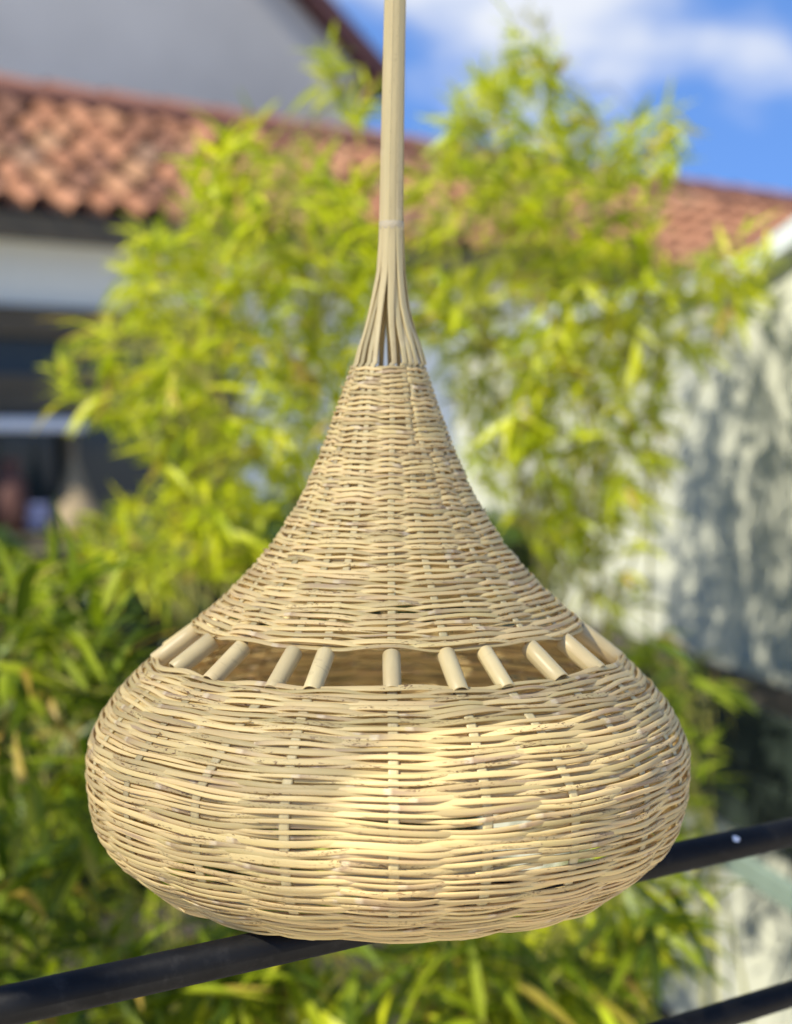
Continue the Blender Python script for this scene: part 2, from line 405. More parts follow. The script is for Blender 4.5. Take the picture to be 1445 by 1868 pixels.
def tile_verts():
    v = []; n = 8
    for (yy, r, lift) in ((0, 0.078, 0.034), (TL, 0.062, 0.006)):
        for k in range(n+1):
            th = math.pi * k / n
            v.append((r*math.cos(th), yy, r*1.12*math.sin(th) + lift))
        for k in range(n+1):
            th = math.pi * k / n; r2 = r - 0.014
            v.append((r2*math.cos(th), yy, r2*1.12*math.sin(th) + lift))
    f = []; m = n + 1
    for k in range(n):
        f.append((k, k+1, 2*m+k+1, 2*m+k)); f.append((m+k+1, m+k, 3*m+k, 3*m+k+1))
        f.append((k+1, k, m+k, m+k+1)); f.append((2*m+k, 2*m+k+1, 3*m+k+1, 3*m+k))
    f.append((0, 2*m, 3*m, m)); f.append((m-1, 2*m-1, 4*m-1, 3*m-1))
    return np.array(v), f
tv, tf = tile_verts(); tile_me = mesh_np('roof_tile', tv, tf, False); tile_me.materials.append(M_TILE)
RF = Matrix((U, (INW*math.cos(SLOPE) + Z3*math.sin(SLOPE)), nrm)).transposed()
tiles = []
nrow = int(SL / EXPO)
for row in range(nrow + 1):
    for c in range(int((T1 - T0) / TW)):
        a = T0 + (c + 0.5 + 0.0) * TW + random.uniform(-.012, .012)
        b = row * EXPO - 0.06 + random.uniform(-.018, .018)
        if b + TL*0.8 > SL: continue
        p = hp(a, 0, EAVE_Z) + RF @ Vector((0, b, 0.004))
        M = Matrix.Translation(p) @ (RF @ Matrix.Rotation(random.uniform(-.05, .05), 3, 'Z') @ Matrix.Rotation(-0.055 + random.uniform(-.02, .02), 3, 'X')).to_4x4()
        tiles.append(((p - CAM).length if abs(p.x / p.y) < 0.30 else 99, M))
tiles.sort(key=lambda q: q[0])
for dd, M in tiles[:300]:
    o = link_mesh('roof_tile', tile_me, None, roof); o.matrix_parent_inverse = Matrix.Translation(-hp(0, 0.3, 0)); o.matrix_world = M
    o.matrix_parent_inverse.identity(); o.matrix_basis = Matrix.Identity(4)
    o.matrix_parent_inverse = Matrix.Identity(4); o.matrix_local = M
if tiles[300:]:
    V = []; Fc = []
    for dd, M in tiles[300:]:
        b = len(V); V += [tuple(M @ Vector(p)) for p in tv]; Fc += [tuple(i + b for i in q) for q in tf]
    me = mesh_np('roof_tiles_far', V, Fc, False); tag(link_mesh('more_roof_tiles', me, M_TILE, None), kind='stuff').parent = roof
# ridge tiles
rv = []; rf = []
n = 8
for yy, r in ((0, 0.125), (0.47, 0.105)):
    for k in range(n+1):
        th = -0.25 + (math.pi + 0.5) * k / n; rv.append((yy, r*math.cos(th), r*math.sin(th)))
for k in range(n): rf.append((k, k+1, n+1+k+1, n+1+k))
ridge_me = mesh_np('ridge_tile', rv, rf, True); ridge_me.materials.append(M_RIDGE)
for k in range(int((T1 - T0) / 0.44)):
    p = hp(T0 + k*0.44, RUN, EAVE_Z + RISE + 0.045)
    o = link_mesh('ridge_tile', ridge_me, None, None); o.parent = roof
    o.matrix_local = Matrix.Translation(p) @ (FR @ Matrix.Rotation(math.pi if False else 0, 3, 'Z') @ Matrix.Rotation(random.uniform(-.02, .02), 3, 'Y')).to_4x4()

# tall grey house behind it, gable end to the garden
tall = empty('grey_gable_house', hp(0, 4, 0)); tag(tall, 'tall house with plain grey rendered gable wall and dark red verge', 'house')
GN = 3.75; TC = 5.15                                        # wall plane and its far corner
EZ = 5.0; PK = (-1.6, 5.0 + (TC + 1.6) * 0.75)
mb = MB()
def prism(mb, poly, n0, n1):
    a = [hp(t, n0, z) for t, z in poly]; b = [hp(t, n1, z) for t, z in poly]; k = len(poly)
    mb.add(a + b, [tuple(range(k)), tuple(range(2*k-1, k-1, -1))] + [(i, i+k, (i+1) % k + k, (i+1) % k) for i in range(k)])
TL_ = 2*PK[0] - TC
prism(mb, [(TL_, 0), (TC, 0), (TC, EZ), PK, (TL_, EZ)], GN, GN + 8)
mb.build('wall', M_GREY, tall)
mb = MB()
prism(mb, [(PK[0], PK[1]+0.02), (TC+0.32, EZ-0.22), (TC+0.32, EZ-0.02), (PK[0], PK[1]+0.24)], GN-0.22, GN + 8.2)
prism(mb, [(PK[0]-.004, PK[1]+0.02), (TL_-0.32, EZ-0.22), (TL_-0.32, EZ-0.02), (PK[0]-.004, PK[1]+0.24)], GN-0.22, GN + 8.2)
mb.build('roof', M_VERGE, tall)
mb = MB(); slab(mb, TC+0.02, TC+0.16, GN+0.05, GN+8, EZ-0.36, EZ-0.16); mb.build('gutter', M_WOOD, tall)

# things on the ledge in front of the window
def ledge(px, dn=-0.16):
    # where the pixel column meets the ledge
    k = (px - CX) / F; b = hp(0, NW + dn, 0)
    t = (k * b.y - b.x) / (U.x - k * U.y)
    return hp(t, NW + dn, WZ0)
def pot(name, px, prof, mat, label, cat):
    p = ledge(px); o = empty(name, p); tag(o, label, cat)
    m1 = MB(); m1.lathe(prof, p, 18); m1.build('body', mat, o, True)
    r, z = prof[-1]; m2 = MB(); m2.lathe([(r*1.0, z-0.012), (r*1.12, z-0.008), (r*1.12, z+0.012), (r*0.86, z+0.012), (r*0.84, z-0.02)], p, 18); m2.build('rim', mat, o, True)
pot('clay_vase', 18, [(0, 0), (0.07, 0), (0.11, 0.14), (0.09, 0.30), (0.05, 0.37), (0.06, 0.42)], M_TERRA, 'dark brown clay vase on the window ledge', 'vase')
pot('glazed_pot', 62, [(0, 0), (0.06, 0), (0.09, 0.08), (0.085, 0.16)], M_BLUE, 'small lilac blue glazed pot on the window ledge', 'pot')
pb = ledge(135); bk = empty('straw_lamp', pb); tag(bk, 'small cone shaped straw lampshade standing on the window ledge', 'lampshade')
m1 = MB(); m1.lathe([(0.16, 0), (0.185, 0.04), (0.17, 0.09), (0.125, 0.16), (0.085, 0.24), (0.05, 0.33), (0.025, 0.41), (0.018, 0.45)], pb, 24); m1.build('shade', M_BASKET, bk, True)
m1 = MB(); m1.tube([pb + Z3*0.44, pb + Z3*0.54], 0.014, 8); m1.build('stem', M_BASKET, bk, True)

# ================================================================== white garden wall beside the bamboo
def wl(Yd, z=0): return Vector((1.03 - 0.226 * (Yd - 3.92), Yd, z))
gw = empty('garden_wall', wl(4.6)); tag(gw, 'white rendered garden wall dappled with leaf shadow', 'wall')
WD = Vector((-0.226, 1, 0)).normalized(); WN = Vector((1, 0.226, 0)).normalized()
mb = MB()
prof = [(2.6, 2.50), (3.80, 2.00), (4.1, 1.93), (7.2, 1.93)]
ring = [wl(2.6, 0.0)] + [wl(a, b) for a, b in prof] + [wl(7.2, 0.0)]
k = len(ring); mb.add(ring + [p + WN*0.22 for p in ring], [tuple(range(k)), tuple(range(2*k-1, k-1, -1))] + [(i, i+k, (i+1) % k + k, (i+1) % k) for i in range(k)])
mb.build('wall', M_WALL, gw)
mb = MB()
for (a, b), (c, d) in zip(prof[:-1], prof[1:]):
    q = [wl(a, b) - WN*0.05, wl(c, d) - WN*0.05, wl(c, d) + WN*0.27, wl(a, b) + WN*0.27]
    q = [p + Z3*0.002 for p in q]; mb.add(q + [p + Z3*0.06 for p in q], [(0,1,2,3),(4,7,6,5),(0,4,5,1),(1,5,6,2),(2,6,7,3),(3,7,4,0)])
mb.build('coping', M_TRIM, gw)
# dark green planter along the wall's foot
pl = empty('long_planter', wl(4, 0)); tag(pl, 'long dark green timber planter on a pale plinth along the white wall', 'planter')
WM = Matrix((WD, WN, Z3)).transposed()
PLY0, PLY1, PLH = 2.7, 6.2, 0.90
for i in range(4, 6):
    mb = MB(); c = (wl(PLY0) + wl(PLY1)) / 2 - WN*0.34; mb.box(c + Z3*(0.075 + i*0.150), ((PLY1-PLY0)*1.02, 0.025, 0.146), WM, 0.006); mb.build('plank', M_PLANTER, pl)
mb = MB(); c = (wl(PLY0) + wl(PLY1)) / 2 - WN*0.165; mb.box(c + Z3*0.73, ((PLY1-PLY0), 0.30, 0.24), WM); mb.build('soil', M_SOIL, pl)
mb = MB(); mb.box(c + Z3*0.30, ((PLY1-PLY0), 0.31, 0.598), WM, 0.01); mb.build('plinth', M_WALL, pl)
for yy in (PLY0-0.05, PLY1+0.05):
    mb = MB(); mb.box(wl(yy) - WN*0.18 + Z3*0.75, (0.05, 0.352, 0.30), WM, 0.006); mb.build('end_board', M_PLANTER, pl)
# sage board leaning on the ground by the planter
bp0, bp1 = P(1325, 1562, 2.9), P(1470, 1652, 2.6)
bd = (bp1 - bp0); mbd = MB(); xd = bd.normalized(); yd = Vector((0, 1, 0)); zd = xd.cross(yd).normalized(); yd = zd.cross(xd)
mbd.box((bp0+bp1)/2 + xd*0.1, (bd.length+0.35, 0.02, 0.05), Matrix((xd, yd, zd)).transposed(), 0.004)
tag(mbd.build('timber_board', M_BOARD), 'sage green board propped beside the dark planter', 'board')

# ================================================================== THE LAMP
def cat_rom(pts, n=60):
    out = []; p = [np.array(q, float) for q in pts]
    p = [2*p[0]-p[1]] + p + [2*p[-1]-p[-2]]
    for i in range(1, len(p)-2):
        for k in range(n):
            t = k / n; a, b, c, d = p[i-1:i+3]
            out.append(0.5*((2*b) + (-a+c)*t + (2*a-5*b+4*c-d)*t*t + (-a+3*b-3*c+d)*t**3))
    out.append(p[-2]); return np.array(out)
AX = P(708, 900, D).x
sil = [(668, 64), (750, 92), (800, 110), (850, 131), (900, 153), (950, 183), (1000, 217), (1050, 262), (1100, 314), (1150, 376), (1200, 438), (1250, 492), (1300, 529), (1350, 550), (1400, 552), (1450, 546)]
prof = []
for y, hw in sil:
    prof.append((D * math.sin(math.atan(hw / F)), P(722, y, D).z))
R_RIM = 0.1865
Z_RIM = P(722, 1720, D - R_RIM).z
prof += [(1.19 * math.sin(math.atan(532 / F)), P(722, 1500, 1.19).z), (0.2095, P(722, 1548, 1.18).z), (R_RIM, Z_RIM)]
PR = cat_rom(prof)                                          # (r, z) from top to rim
ds = np.hypot(np.diff(PR[:, 0]), np.diff(PR[:, 1])); SS = np.concatenate([[0], np.cumsum(ds)]); STOT = SS[-1]
def prof_at(s):
    r = np.interp(s, SS, PR[:, 0]); z = np.interp(s, SS, PR[:, 1])
    e = 0.002
    r1, z1 = np.interp(np.clip(s-e, 0, STOT), SS, PR[:, 0]), np.interp(np.clip(s-e, 0, STOT), SS, PR[:, 1])
    r2, z2 = np.interp(np.clip(s+e, 0, STOT), SS, PR[:, 0]), np.interp(np.clip(s+e, 0, STOT), SS, PR[:, 1])
    tr, tz = r2 - r1, z2 - z1; L = np.hypot(tr, tz) + 1e-12
    return r, z, -tz / L, tr / L                            # outward normal (nr, nz)
def s_of_front(py):
    best = min(range(len(SS)), key=lambda i: abs(P(722, py, D - PR[i, 0]).z - PR[i, 1])); return SS[best]
S_UP, S_LO = s_of_front(1187), s_of_front(1258)
print('lamp', STOT, S_UP, S_LO, 'rim', Z_RIM, R_RIM)
NS = 22
base_deg = np.array([360.0 / NS * k for k in range(NS)])
def sym(vals):   # offsets for k=0..11, mirrored to the other side
    o = np.zeros(NS)
    for k in range(NS): o[k] = vals[k] if k <= 11 else -vals[NS - k]
    return o
off_tube = sym([0, -0.6, -6, -5.5, -5, 1.5, 1, 0, 0, 0, 0, 0]) + rng.uniform(-1.1, 1.1, NS)
off_low = sym([0, 0, 0, 1.5, 1.5, 1, 0, 0, 0, 0, 0, 0]) + rng.uniform(-0.8, 0.8, NS)
off_top = sym([5, 7, 3, -1, 0, 0, 0, 0, 0, 0, 0, 0]) + rng.uniform(-2, 2, NS)
off_tube[0] = 1.2; off_low[0] = 1.2
s_keys = [0, S_UP * 0.45, S_UP, S_LO, S_LO + 0.09, STOT]
off_keys = [off_top, off_tube * 0.6 + off_top * 0.2, off_tube, off_tube, off_low, off_low]
def stake_angles(s):
    out = np.zeros(NS)
    for k in range(NS): out[k] = base_deg[k] + np.interp(s, s_keys, [o[k] for o in off_keys])
    return np.radians(out)                                  # 0 = facing the camera, + to the camera's right
def groups_for(zone):
    if zone == 'low': return [[k] for k in range(NS)]
    if zone == 'mid': return [[0], [1, 2], [3], [4, 5], [6], [7, 8], [9], [10, 11, 12], [13], [14, 15], [16], [17, 18], [19], [20, 21]]
    return [[0, 1], [2, 3, 4], [5, 6, 7], [8, 9, 10], [11, 12], [13, 14, 15], [16, 17, 18], [19, 20, 21]]

def weave_sign(th, ang, groups, parity):
    """+1 in front of a group, -1 behind, smooth between"""
    xs = []; ys = []
    for gi, g in enumerate(groups):
        a0, a1 = ang[g[0]], ang[g[-1]]; sg = 1 if (gi + parity) % 2 == 0 else -1
        pad = 0.02
        if a1 - a0 < 1e-6: xs += [a0 - pad, a0 + pad]; ys += [sg, sg]
        else: xs += [a0 - pad, (a0+a1)/2, a1 + pad]; ys += [sg, sg*1.15, sg]
    xs = np.array(xs); ys = np.array(ys)
    X = np.concatenate([xs - 2*math.pi, xs, xs + 2*math.pi]); Y = np.tile(ys, 3); o = np.argsort(X); X = X[o]; Y = Y[o]
    t = np.mod(th, 2*math.pi)
    i = np.clip(np.searchsorted(X, t) - 1, 0, len(X)-2)
    f = np.clip((t - X[i]) / np.maximum(X[i+1] - X[i], 1e-9), 0, 1); f = f*f*(3-2*f)
    return Y[i]*(1-f) + Y[i+1]*f
def fourier(nk, amp):
    ph = rng.uniform(0, 2*math.pi, nk); am = rng.normal(0, 1, nk) * amp / np.sqrt(np.arange(1, nk+1))
    ks = np.arange(1, nk+1)
    return lambda th: (am[None, :] * np.sin(np.outer(th, ks) + ph[None, :])).sum(1)
LAMP_P = Vector((AX, D, Z_RIM))
lamp = empty('woven_lampshade', LAMP_P)
tag(lamp, 'large onion shaped pendant lampshade woven from pale bamboo, hanging in front of the railing', 'lampshade')
CS = np.array([(-1, -0.9), (-1, 0.45), (-0.72, 0.95), (0, 1.05), (0.72, 0.95), (1, 0.45), (1, -0.9), (0, -0.9)])
NC = len(CS)
def strand(s_mid, height, thick, zone, parity, amp, wob, field, name='weft_strand', spd=22*14):
    th0 = rng.uniform(0, 2*math.pi)
    over = rng.uniform(0.12, 0.4); n = int(spd * (1 + over/6.283)); th = th0 + np.linspace(0, 2*math.pi + over, n)
    ang = stake_angles(s_mid); sg = weave_sign(th + 0.035*fourier(30, 0.55)(th), ang, groups_for(zone), parity)
    fu = np.linspace(0, 1, n)
    endf = np.clip(np.minimum(fu, 1-fu) / 0.02, 0, 1)
    hh = height * (1 + 0.22*fourier(9, 0.6)(th)) * np.clip(0.35 + 0.65*endf, 0.3, 1)
    hh = np.clip(hh, height*0.35, height*1.45)
    wv = fourier(18, wob)(th) + field(th)
    s = np.clip(s_mid + wv + (fu - 0.5) * 0.0012, -0.002, STOT)
    r, z, nr, nz = prof_at(s)
    o = amp * sg * (1 + 0.25*fourier(14, 0.5)(th)) + 0.0003*(fu-0.5)
    o = o + rng.choice([0, 0, 0.0012, 0.0028])*np.clip((fu - 0.988)/0.012, 0, 1)**2
    # tilt of the strip across its width follows the surface
    tr, tz = nz, -nr                                         # tangent, towards the rim
    ring = []
    uu = np.cumsum(np.concatenate([[0], np.abs(np.diff(th)) * (r[1:])]))
    twist = 0.12*fourier(11, 0.6)(th)
    V = np.zeros((n, NC, 3)); UVs = np.zeros((n, NC, 2))
    for c, (a, b) in enumerate(CS):
        dt = a*hh/2; dn = o + b*thick/2 + twist*a*thick*0.8
        rr = r + tr*dt + nr*dn; zz = z + tz*dt + nz*dn
        V[:, c, 0] = AX + rr*np.sin(th); V[:, c, 1] = D - rr*np.cos(th); V[:, c, 2] = zz
        UVs[:, c, 0] = uu; UVs[:, c, 1] = (a + 1)/2 + (1.5 if b < 0 else 0)
    idx = np.arange(n*NC).reshape(n, NC)
    q = np.stack([idx[:-1], np.roll(idx[:-1], -1, 1), np.roll(idx[1:], -1, 1), idx[1:]], -1).reshape(-1, 4)
    caps = np.array([[0, 3, 2, 1], [0, 5, 4, 3], [0, 7, 6, 5]])
    q = np.concatenate([q, caps, (caps[:, ::-1] + (n-1)*NC)])
    V -= np.array(LAMP_P)
    me = mesh_np(name, V.reshape(-1, 3), q, False, UVs.reshape(-1, 2))
    o_ = bpy.data.objects.new(name, me); COL.objects.link(o_); me.materials.append(M_WEFT); o_.parent = lamp
    return o_
def smooth_fields(n, corr, amp, nk=18):
    """neighbouring rows wander together"""
    ph = rng.uniform(0, 6.28, nk); ks = np.arange(1, nk+1)
    A = rng.normal(0, 1, (n + 3*corr, nk)); ker = np.hanning(2*corr+1); ker /= np.sqrt((ker**2).sum())
    A = np.stack([np.convolve(A[:, k], ker, 'same') for k in range(nk)], 1)[corr:corr+n] * amp / np.sqrt(ks)
    B = rng.normal(0, 1, (n + 3*corr, nk)); B = np.stack([np.convolve(B[:, k], ker, 'same') for k in range(nk)], 1)[corr:corr+n] * amp / np.sqrt(ks)
    return [lambda th, a=A[i], b=B[i]: (np.sin(np.outer(th, ks))*a + np.cos(np.outer(th, ks))*b).sum(1) for i in range(n)]
rows = []
s = 0.002; i = 0
S_SPLIT = s_of_front(822)
while s < S_UP - 0.002:
    f = s / S_UP; pitch = 0.0020 + 0.00105 * f**1.2
    h = 0.0025 + 0.0011*f
    rows.append((s, h, 0.0011, 'top' if s < S_SPLIT else 'mid', i % 2, 0.0013 + 0.0004*f, 0.00016 + 0.00034*f)); s += pitch * rng.uniform(0.93, 1.07); i += 1
n_up = len(rows)
s = S_LO + 0.0016; i = 0
while s < STOT - 0.0005:
    f = (s - S_LO) / (STOT - S_LO)
    pitch = 0.00268 if f < 0.74 else 0.00268 - 0.0006*(f-0.74)/0.26
    h = 0.0035 * rng.uniform(0.78, 1.18)
    rows.append((s, h, 0.0012, 'low', i % 2, 0.0017, 0.00038)); s += pitch * rng.uniform(0.93, 1.07); i += 1
fld = smooth_fields(n_up, 5, 0.00028) + smooth_fields(len(rows) - n_up, 5, 0.0006)
for i, rw in enumerate(rows): strand(*rw, fld[i])
print('rows', n_up, len(rows) - n_up)

# stakes: flat strips running from the rim to the bundle above
stem_keys = [(668, 66, 712), (630, 56, 711), (600, 46, 710), (560, 36, 710), (500, 26, 713), (440, 22.5, 714), (400, 21, 714), (250, 20, 716), (100, 19, 719), (0, 18.5, 721)]
Z_BEAM = 2.16
for k in range(NS):
    path = []; nrm_ = []; wid = []
    for s in np.linspace(STOT + 0.0, 0.0, 90):
        a = stake_angles(min(s, STOT))[k]; r, z, nr, nz = prof_at(min(s, STOT))
        ns_ = np.interp(s, [S_UP-0.014, S_UP, S_LO, S_LO+0.010], [0, -0.0050, -0.0024, 0]); r += nr*ns_; z += nz*ns_
        path.append(Vector((AX + r*math.sin(a), D - r*math.cos(a), z))); nrm_.append(Vector((nr*math.sin(a), -nr*math.cos(a), nz)))
        wid.append(np.interp(s, [0, S_UP, S_LO, STOT], [0.0041, 0.0062, 0.0070, 0.0072]))
    a = stake_angles(0)[k]; lay = (1.0, 0.80, 0.60)[k % 3]; jt = rng.uniform(-.08, .08)
    ys = np.linspace(664, 0, 40)
    for y in list(ys) + [-150, -420]:
        yk = max(y, 0)
        hw = np.interp(-yk, [-q[0] for q in stem_keys], [q[1] for q in stem_keys]); cx = np.interp(-yk, [-q[0] for q in stem_keys], [q[2] for q in stem_keys])
        c = P(cx, y, D); f = np.clip((640 - y) / 170, 0, 1)
        r = hw / F * D * (1 + (lay - 1) * f) - 0.0006*f; aa = a + jt*f
        path.append(Vector((c.x + r*math.sin(aa), c.y - r*math.cos(aa), c.z))); nrm_.append(Vector((math.sin(aa), -math.cos(aa), 0)))
        wid.append(0.0041 + 0.0022*f)
    n = len(path); V = []; UVs = []; L = 0
    cs = [(-1, -.5), (-1, .4), (-.6, .6), (.6, .6), (1, .4), (1, -.5)]
    for i in range(n):
        t = (path[min(i+1, n-1)] - path[max(i-1, 0)]).normalized(); side = t.cross(nrm_[i]).normalized(); nn = side.cross(t).normalized()
        if i: L += (path[i] - path[i-1]).length
        for a_, b_ in cs:
            V.append(path[i] + side*(a_*wid[i]/2) + nn*(b_*0.0013) - LAMP_P); UVs.append((L, (a_+1)/2))
    m = len(cs); idx = np.arange(n*m).reshape(n, m)
    q = np.stack([idx[:-1], np.roll(idx[:-1], -1, 1), np.roll(idx[1:], -1, 1), idx[1:]], -1).reshape(-1, 4)
    me = mesh_np('stake', np.array(V), q, False, np.array(UVs)); me.materials.append(M_STAKE)
    o = bpy.data.objects.new('stake', me); COL.objects.link(o); o.parent = lamp
# bamboo tubes threaded on the stakes across the open band
for k in range(NS):
    ln = rng.uniform(-0.002, 0.003)
    a1 = stake_angles(S_UP)[k]; a2 = stake_angles(S_LO)[k]
    def pt(s, a):
        r, z, nr, nz = prof_at(s); return Vector((AX + r*math.sin(a), D - r*math.cos(a), z)), Vector((nr*math.sin(a), -nr*math.cos(a), nz))
    pa, na = pt(S_UP - 0.0012, a1); pb_, nb = pt(S_LO + 0.0018 + ln, a2)
    ax = (pb_ - pa).normalized(); pa = pa - na*0.0050; pb_ = pb_ + nb*rng.uniform(-0.0034, -0.0010)
    R = 0.0067 * rng.uniform(0.92, 1.06); r_ = R - 0.0013; n = 20
    ax = (pb_ - pa).normalized(); sx = ax.cross(na).normalized(); nx = sx.cross(ax)
    L = (pb_ - pa).length
    rings = [(0.0006, r_), (0, r_+0.0003), (0, R-0.0004), (0.0006, R), (L*0.35, R*1.01), (L*0.7, R*0.995), (L-0.0006, R), (L, R-0.0004), (L, r_+0.0003), (L-0.0006, r_), (L*0.5, r_)]
    V = []; UVs = []
    for d_, rr in rings:
        for j in range(n+1):
            th = 2*math.pi*j/n; V.append(pa + ax*d_ + (sx*math.cos(th) + nx*math.sin(th)) * rr - LAMP_P); UVs.append((d_ + k*0.5, j/n))
    m = n+1; q = []
    for i in range(len(rings)):
        i2 = (i+1) % len(rings)
        for j in range(n): q.append((i*m+j, i*m+j+1, i2*m+j+1, i2*m+j))
    me = mesh_np('bamboo_tube', np.array(V), np.array(q), True, np.array(UVs)); me.materials.append(M_TUBE)
    o = bpy.data.objects.new('bamboo_tube', me); COL.objects.link(o); o.parent = lamp
# binding round the bundle
mb = MB(); c0 = P(714, 412, D); rb = 22.0 / F * D
mb.lathe([(rb*0.96, -0.0036), (rb*1.02, -0.0030), (rb*1.03, 0.0), (rb*1.02, 0.0030), (rb*0.96, 0.0036)], c0, 28)
o = mb.build('binding', M_TIE, lamp, True)

# pergola (unseen, added) hanging the lamp and a sun-blocking cloth over the terrace
perg = empty('added_pergola', (0, D, 0)); tag(perg, 'timber pergola with stretched cloth, added out of view to shade the woven lampshade its beam carries', 'pergola')
zt = P(721, -420, D).z
mb = MB(); mb.box((0, D, zt + 0.045), (4.4, 0.07, 0.10), None, 0.006); mb.build('beam', M_TIMBER, perg)
for x in (-2.1, 2.1):
    mb = MB(); mb.box((x, D, (zt - 0.007) / 2), (0.09, 0.09, zt - 0.007), None, 0.006); mb.build('post', M_TIMBER, perg)

# cloth stretched on the pergola; added, outline shaped to leave a sun patch
ZS = 2.9
def on_lamp(px, py):
    for Yd in np.linspace(D - 0.26, D, 260):
        p = P(px, py, Yd); r = np.interp(-p.z, -PR[:, 1], PR[:, 0])
        if math.hypot(p.x - AX, p.y - D) <= r: return p
    return P(px, py, D)
def to_cloth(p): return p + SUN * ((ZS - p.z) / SUN.z)
outl = [P(1420, 1290, D), on_lamp(1000, 1325), on_lamp(735, 1340), on_lamp(660, 1430), on_lamp(600, 1550), on_lamp(650, 1690), P(660, 1950, D - 0.2), P(120, 1950, D - 0.2), P(140, 1350, D), P(215, 1180, D), P(420, 900, D), P(560, 650, D), P(640, 100, D), P(640, -300, D), P(1000, -300, D), P(1420, 700, D)]
top = [to_cloth(p) for p in outl]; nb_ = len(top)
mb = MB(); mb.add(top + [p + Z3*0.003 for p in top], [tuple(range(nb_)), tuple(range(2*nb_-1, nb_-1, -1))] + [(i, (i+1) % nb_, (i+1) % nb_ + nb_, i + nb_) for i in range(nb_)])
mb.build('cloth', M_SHADE_CLOTH, perg)  # unseen sun blocker, added for the shade on the lamp
cxm = sum((p.x for p in top)) / nb_; xmin = min(p.x for p in top) - 0.1; ymin = min(p.y for p in top) - 0.1
for yy in (min(p.y for p in top) - 0.012, max(p.y for p in top) + 0.012):
    mb = MB(); mb.box((xmin + 1.0, yy, ZS + 0.025), (2.4, 0.03, 0.03)); mb.build('spar', M_TIMBER, perg)
    mb = MB(); mb.box((xmin - 0.2, yy, (ZS + 0.04)/2), (0.07, 0.07, ZS + 0.04)); mb.build('post', M_TIMBER, perg)

# ================================================================== railing
XV = 4682.0
def rail_pt(px, Zc): Zr = Zc * (XV - 712) / (XV - px); return P(px, 1838 - 0.2217*px, Zr)
RR = 0.0130
Zc = 1.0
for _ in range(40):
    p = rail_pt(600, Zc)
    Zc += ((p.z + RR) - (Z_RIM - 0.0015)) * 1.5
pL, pR = rail_pt(0, Zc), rail_pt(1445, Zc); rd = (pR - pL).normalized()
print('rail', Zc, pL, pR)
railing = empty('metal_railing', ((pL+pR)/2).xy.to_3d()); tag(railing, 'black painted tubular metal railing under the woven lampshade', 'railing')
a, b = pL - rd*0.42, pR + rd*1.3
mb = MB(); mb.tube([a, b], RR, 28); tr = mb.build('top_rail', M_RAIL, railing, True)
dz = Z3 * 0.150
mb = MB(); mb.tube([a - dz, b - dz], 0.0115, 24); mb.build('lower_rail', M_RAIL, railing, True)
for q in (a, b):
    mb = MB(); mb.tube([Vector((q.x, q.y, 0)), Vector((q.x, q.y, q.z + 0.02))], 0.018, 16); mb.build('post', M_RAIL, railing, True)
pc = P(1328, 1533, Zc * (XV - 712) / (XV - 1328))
tocam = (CAM - pc).normalized(); tocam = (tocam - rd*tocam.dot(rd)).normalized()
side = rd.cross(tocam)
ctr = pL + rd * (pc - pL).dot(rd)
vs = [ctr]; mb = MB()
ring = []
for k in range(9):
    th = 2*math.pi*k/9; rr = 0.0042*random.uniform(.75, 1.15); phi = 0.35 + math.sin(th)*rr/RR*0.8
    d_ = (tocam*math.cos(phi) + (side if side.z > 0 else -side)*math.sin(phi)).normalized()
    ring.append(ctr + rd*(math.cos(th)*rr*1.2) + d_*(RR+0.0004))
d_ = (tocam*math.cos(0.35) + (side if side.z > 0 else -side)*math.sin(0.35)).normalized()
mb.add([ctr + d_*(RR+0.0005)] + ring, [(0, 1+k, 1+(k+1) % 9) for k in range(9)])
mb.build('paint_chip', M_CHIP, tr)

# ================================================================== bamboo
def leaf_geo(nst=5):
    """unit leaf along +X, width 1 (scaled later), folded and drooping"""
    v = []; f = []
    xs = [0, 0.06, 0.25, 0.5, 0.75, 1.0]; ws = [0.02, 0.25, 0.5, 0.46, 0.28, 0.01]
    for x, w_ in zip(xs, ws):
        dz = -0.22*x*x
        v += [(x, -w_, dz + 0.25*w_*0.1), (x, 0, dz), (x, w_, dz + 0.25*w_*0.1)]
    for i in range(len(xs)-1):
        b = 3*i; f += [(b, b+1, b+4, b+3), (b+1, b+2, b+5, b+4)]
    return np.array(v), f
LV, LF = leaf_geo()
leaf_me = {}
def inside(poly, x, y):
    c = False; n = len(poly)
    for i in range(n):
        x1, y1 = poly[i]; x2, y2 = poly[(i+1) % n]
        if (y1 > y) != (y2 > y) and x < (x2-x1)*(y-y1)/(y2-y1)+x1: c = not c
    return c
def visible(p):
    d = p - CAM; z = d.dot(FWD)
    if z < 0.1: return None
    x = CX + F*d.x/z; y = CY - F*d.dot(UPV)/z
    return x, y, z
def lampcover(x, y):
    if 1230 < y < 1600 and 190 < x < 1230: return True
    if 700 < y < 1230 and abs(x-712) < 60 + (y-700)*0.6: return True
    return False
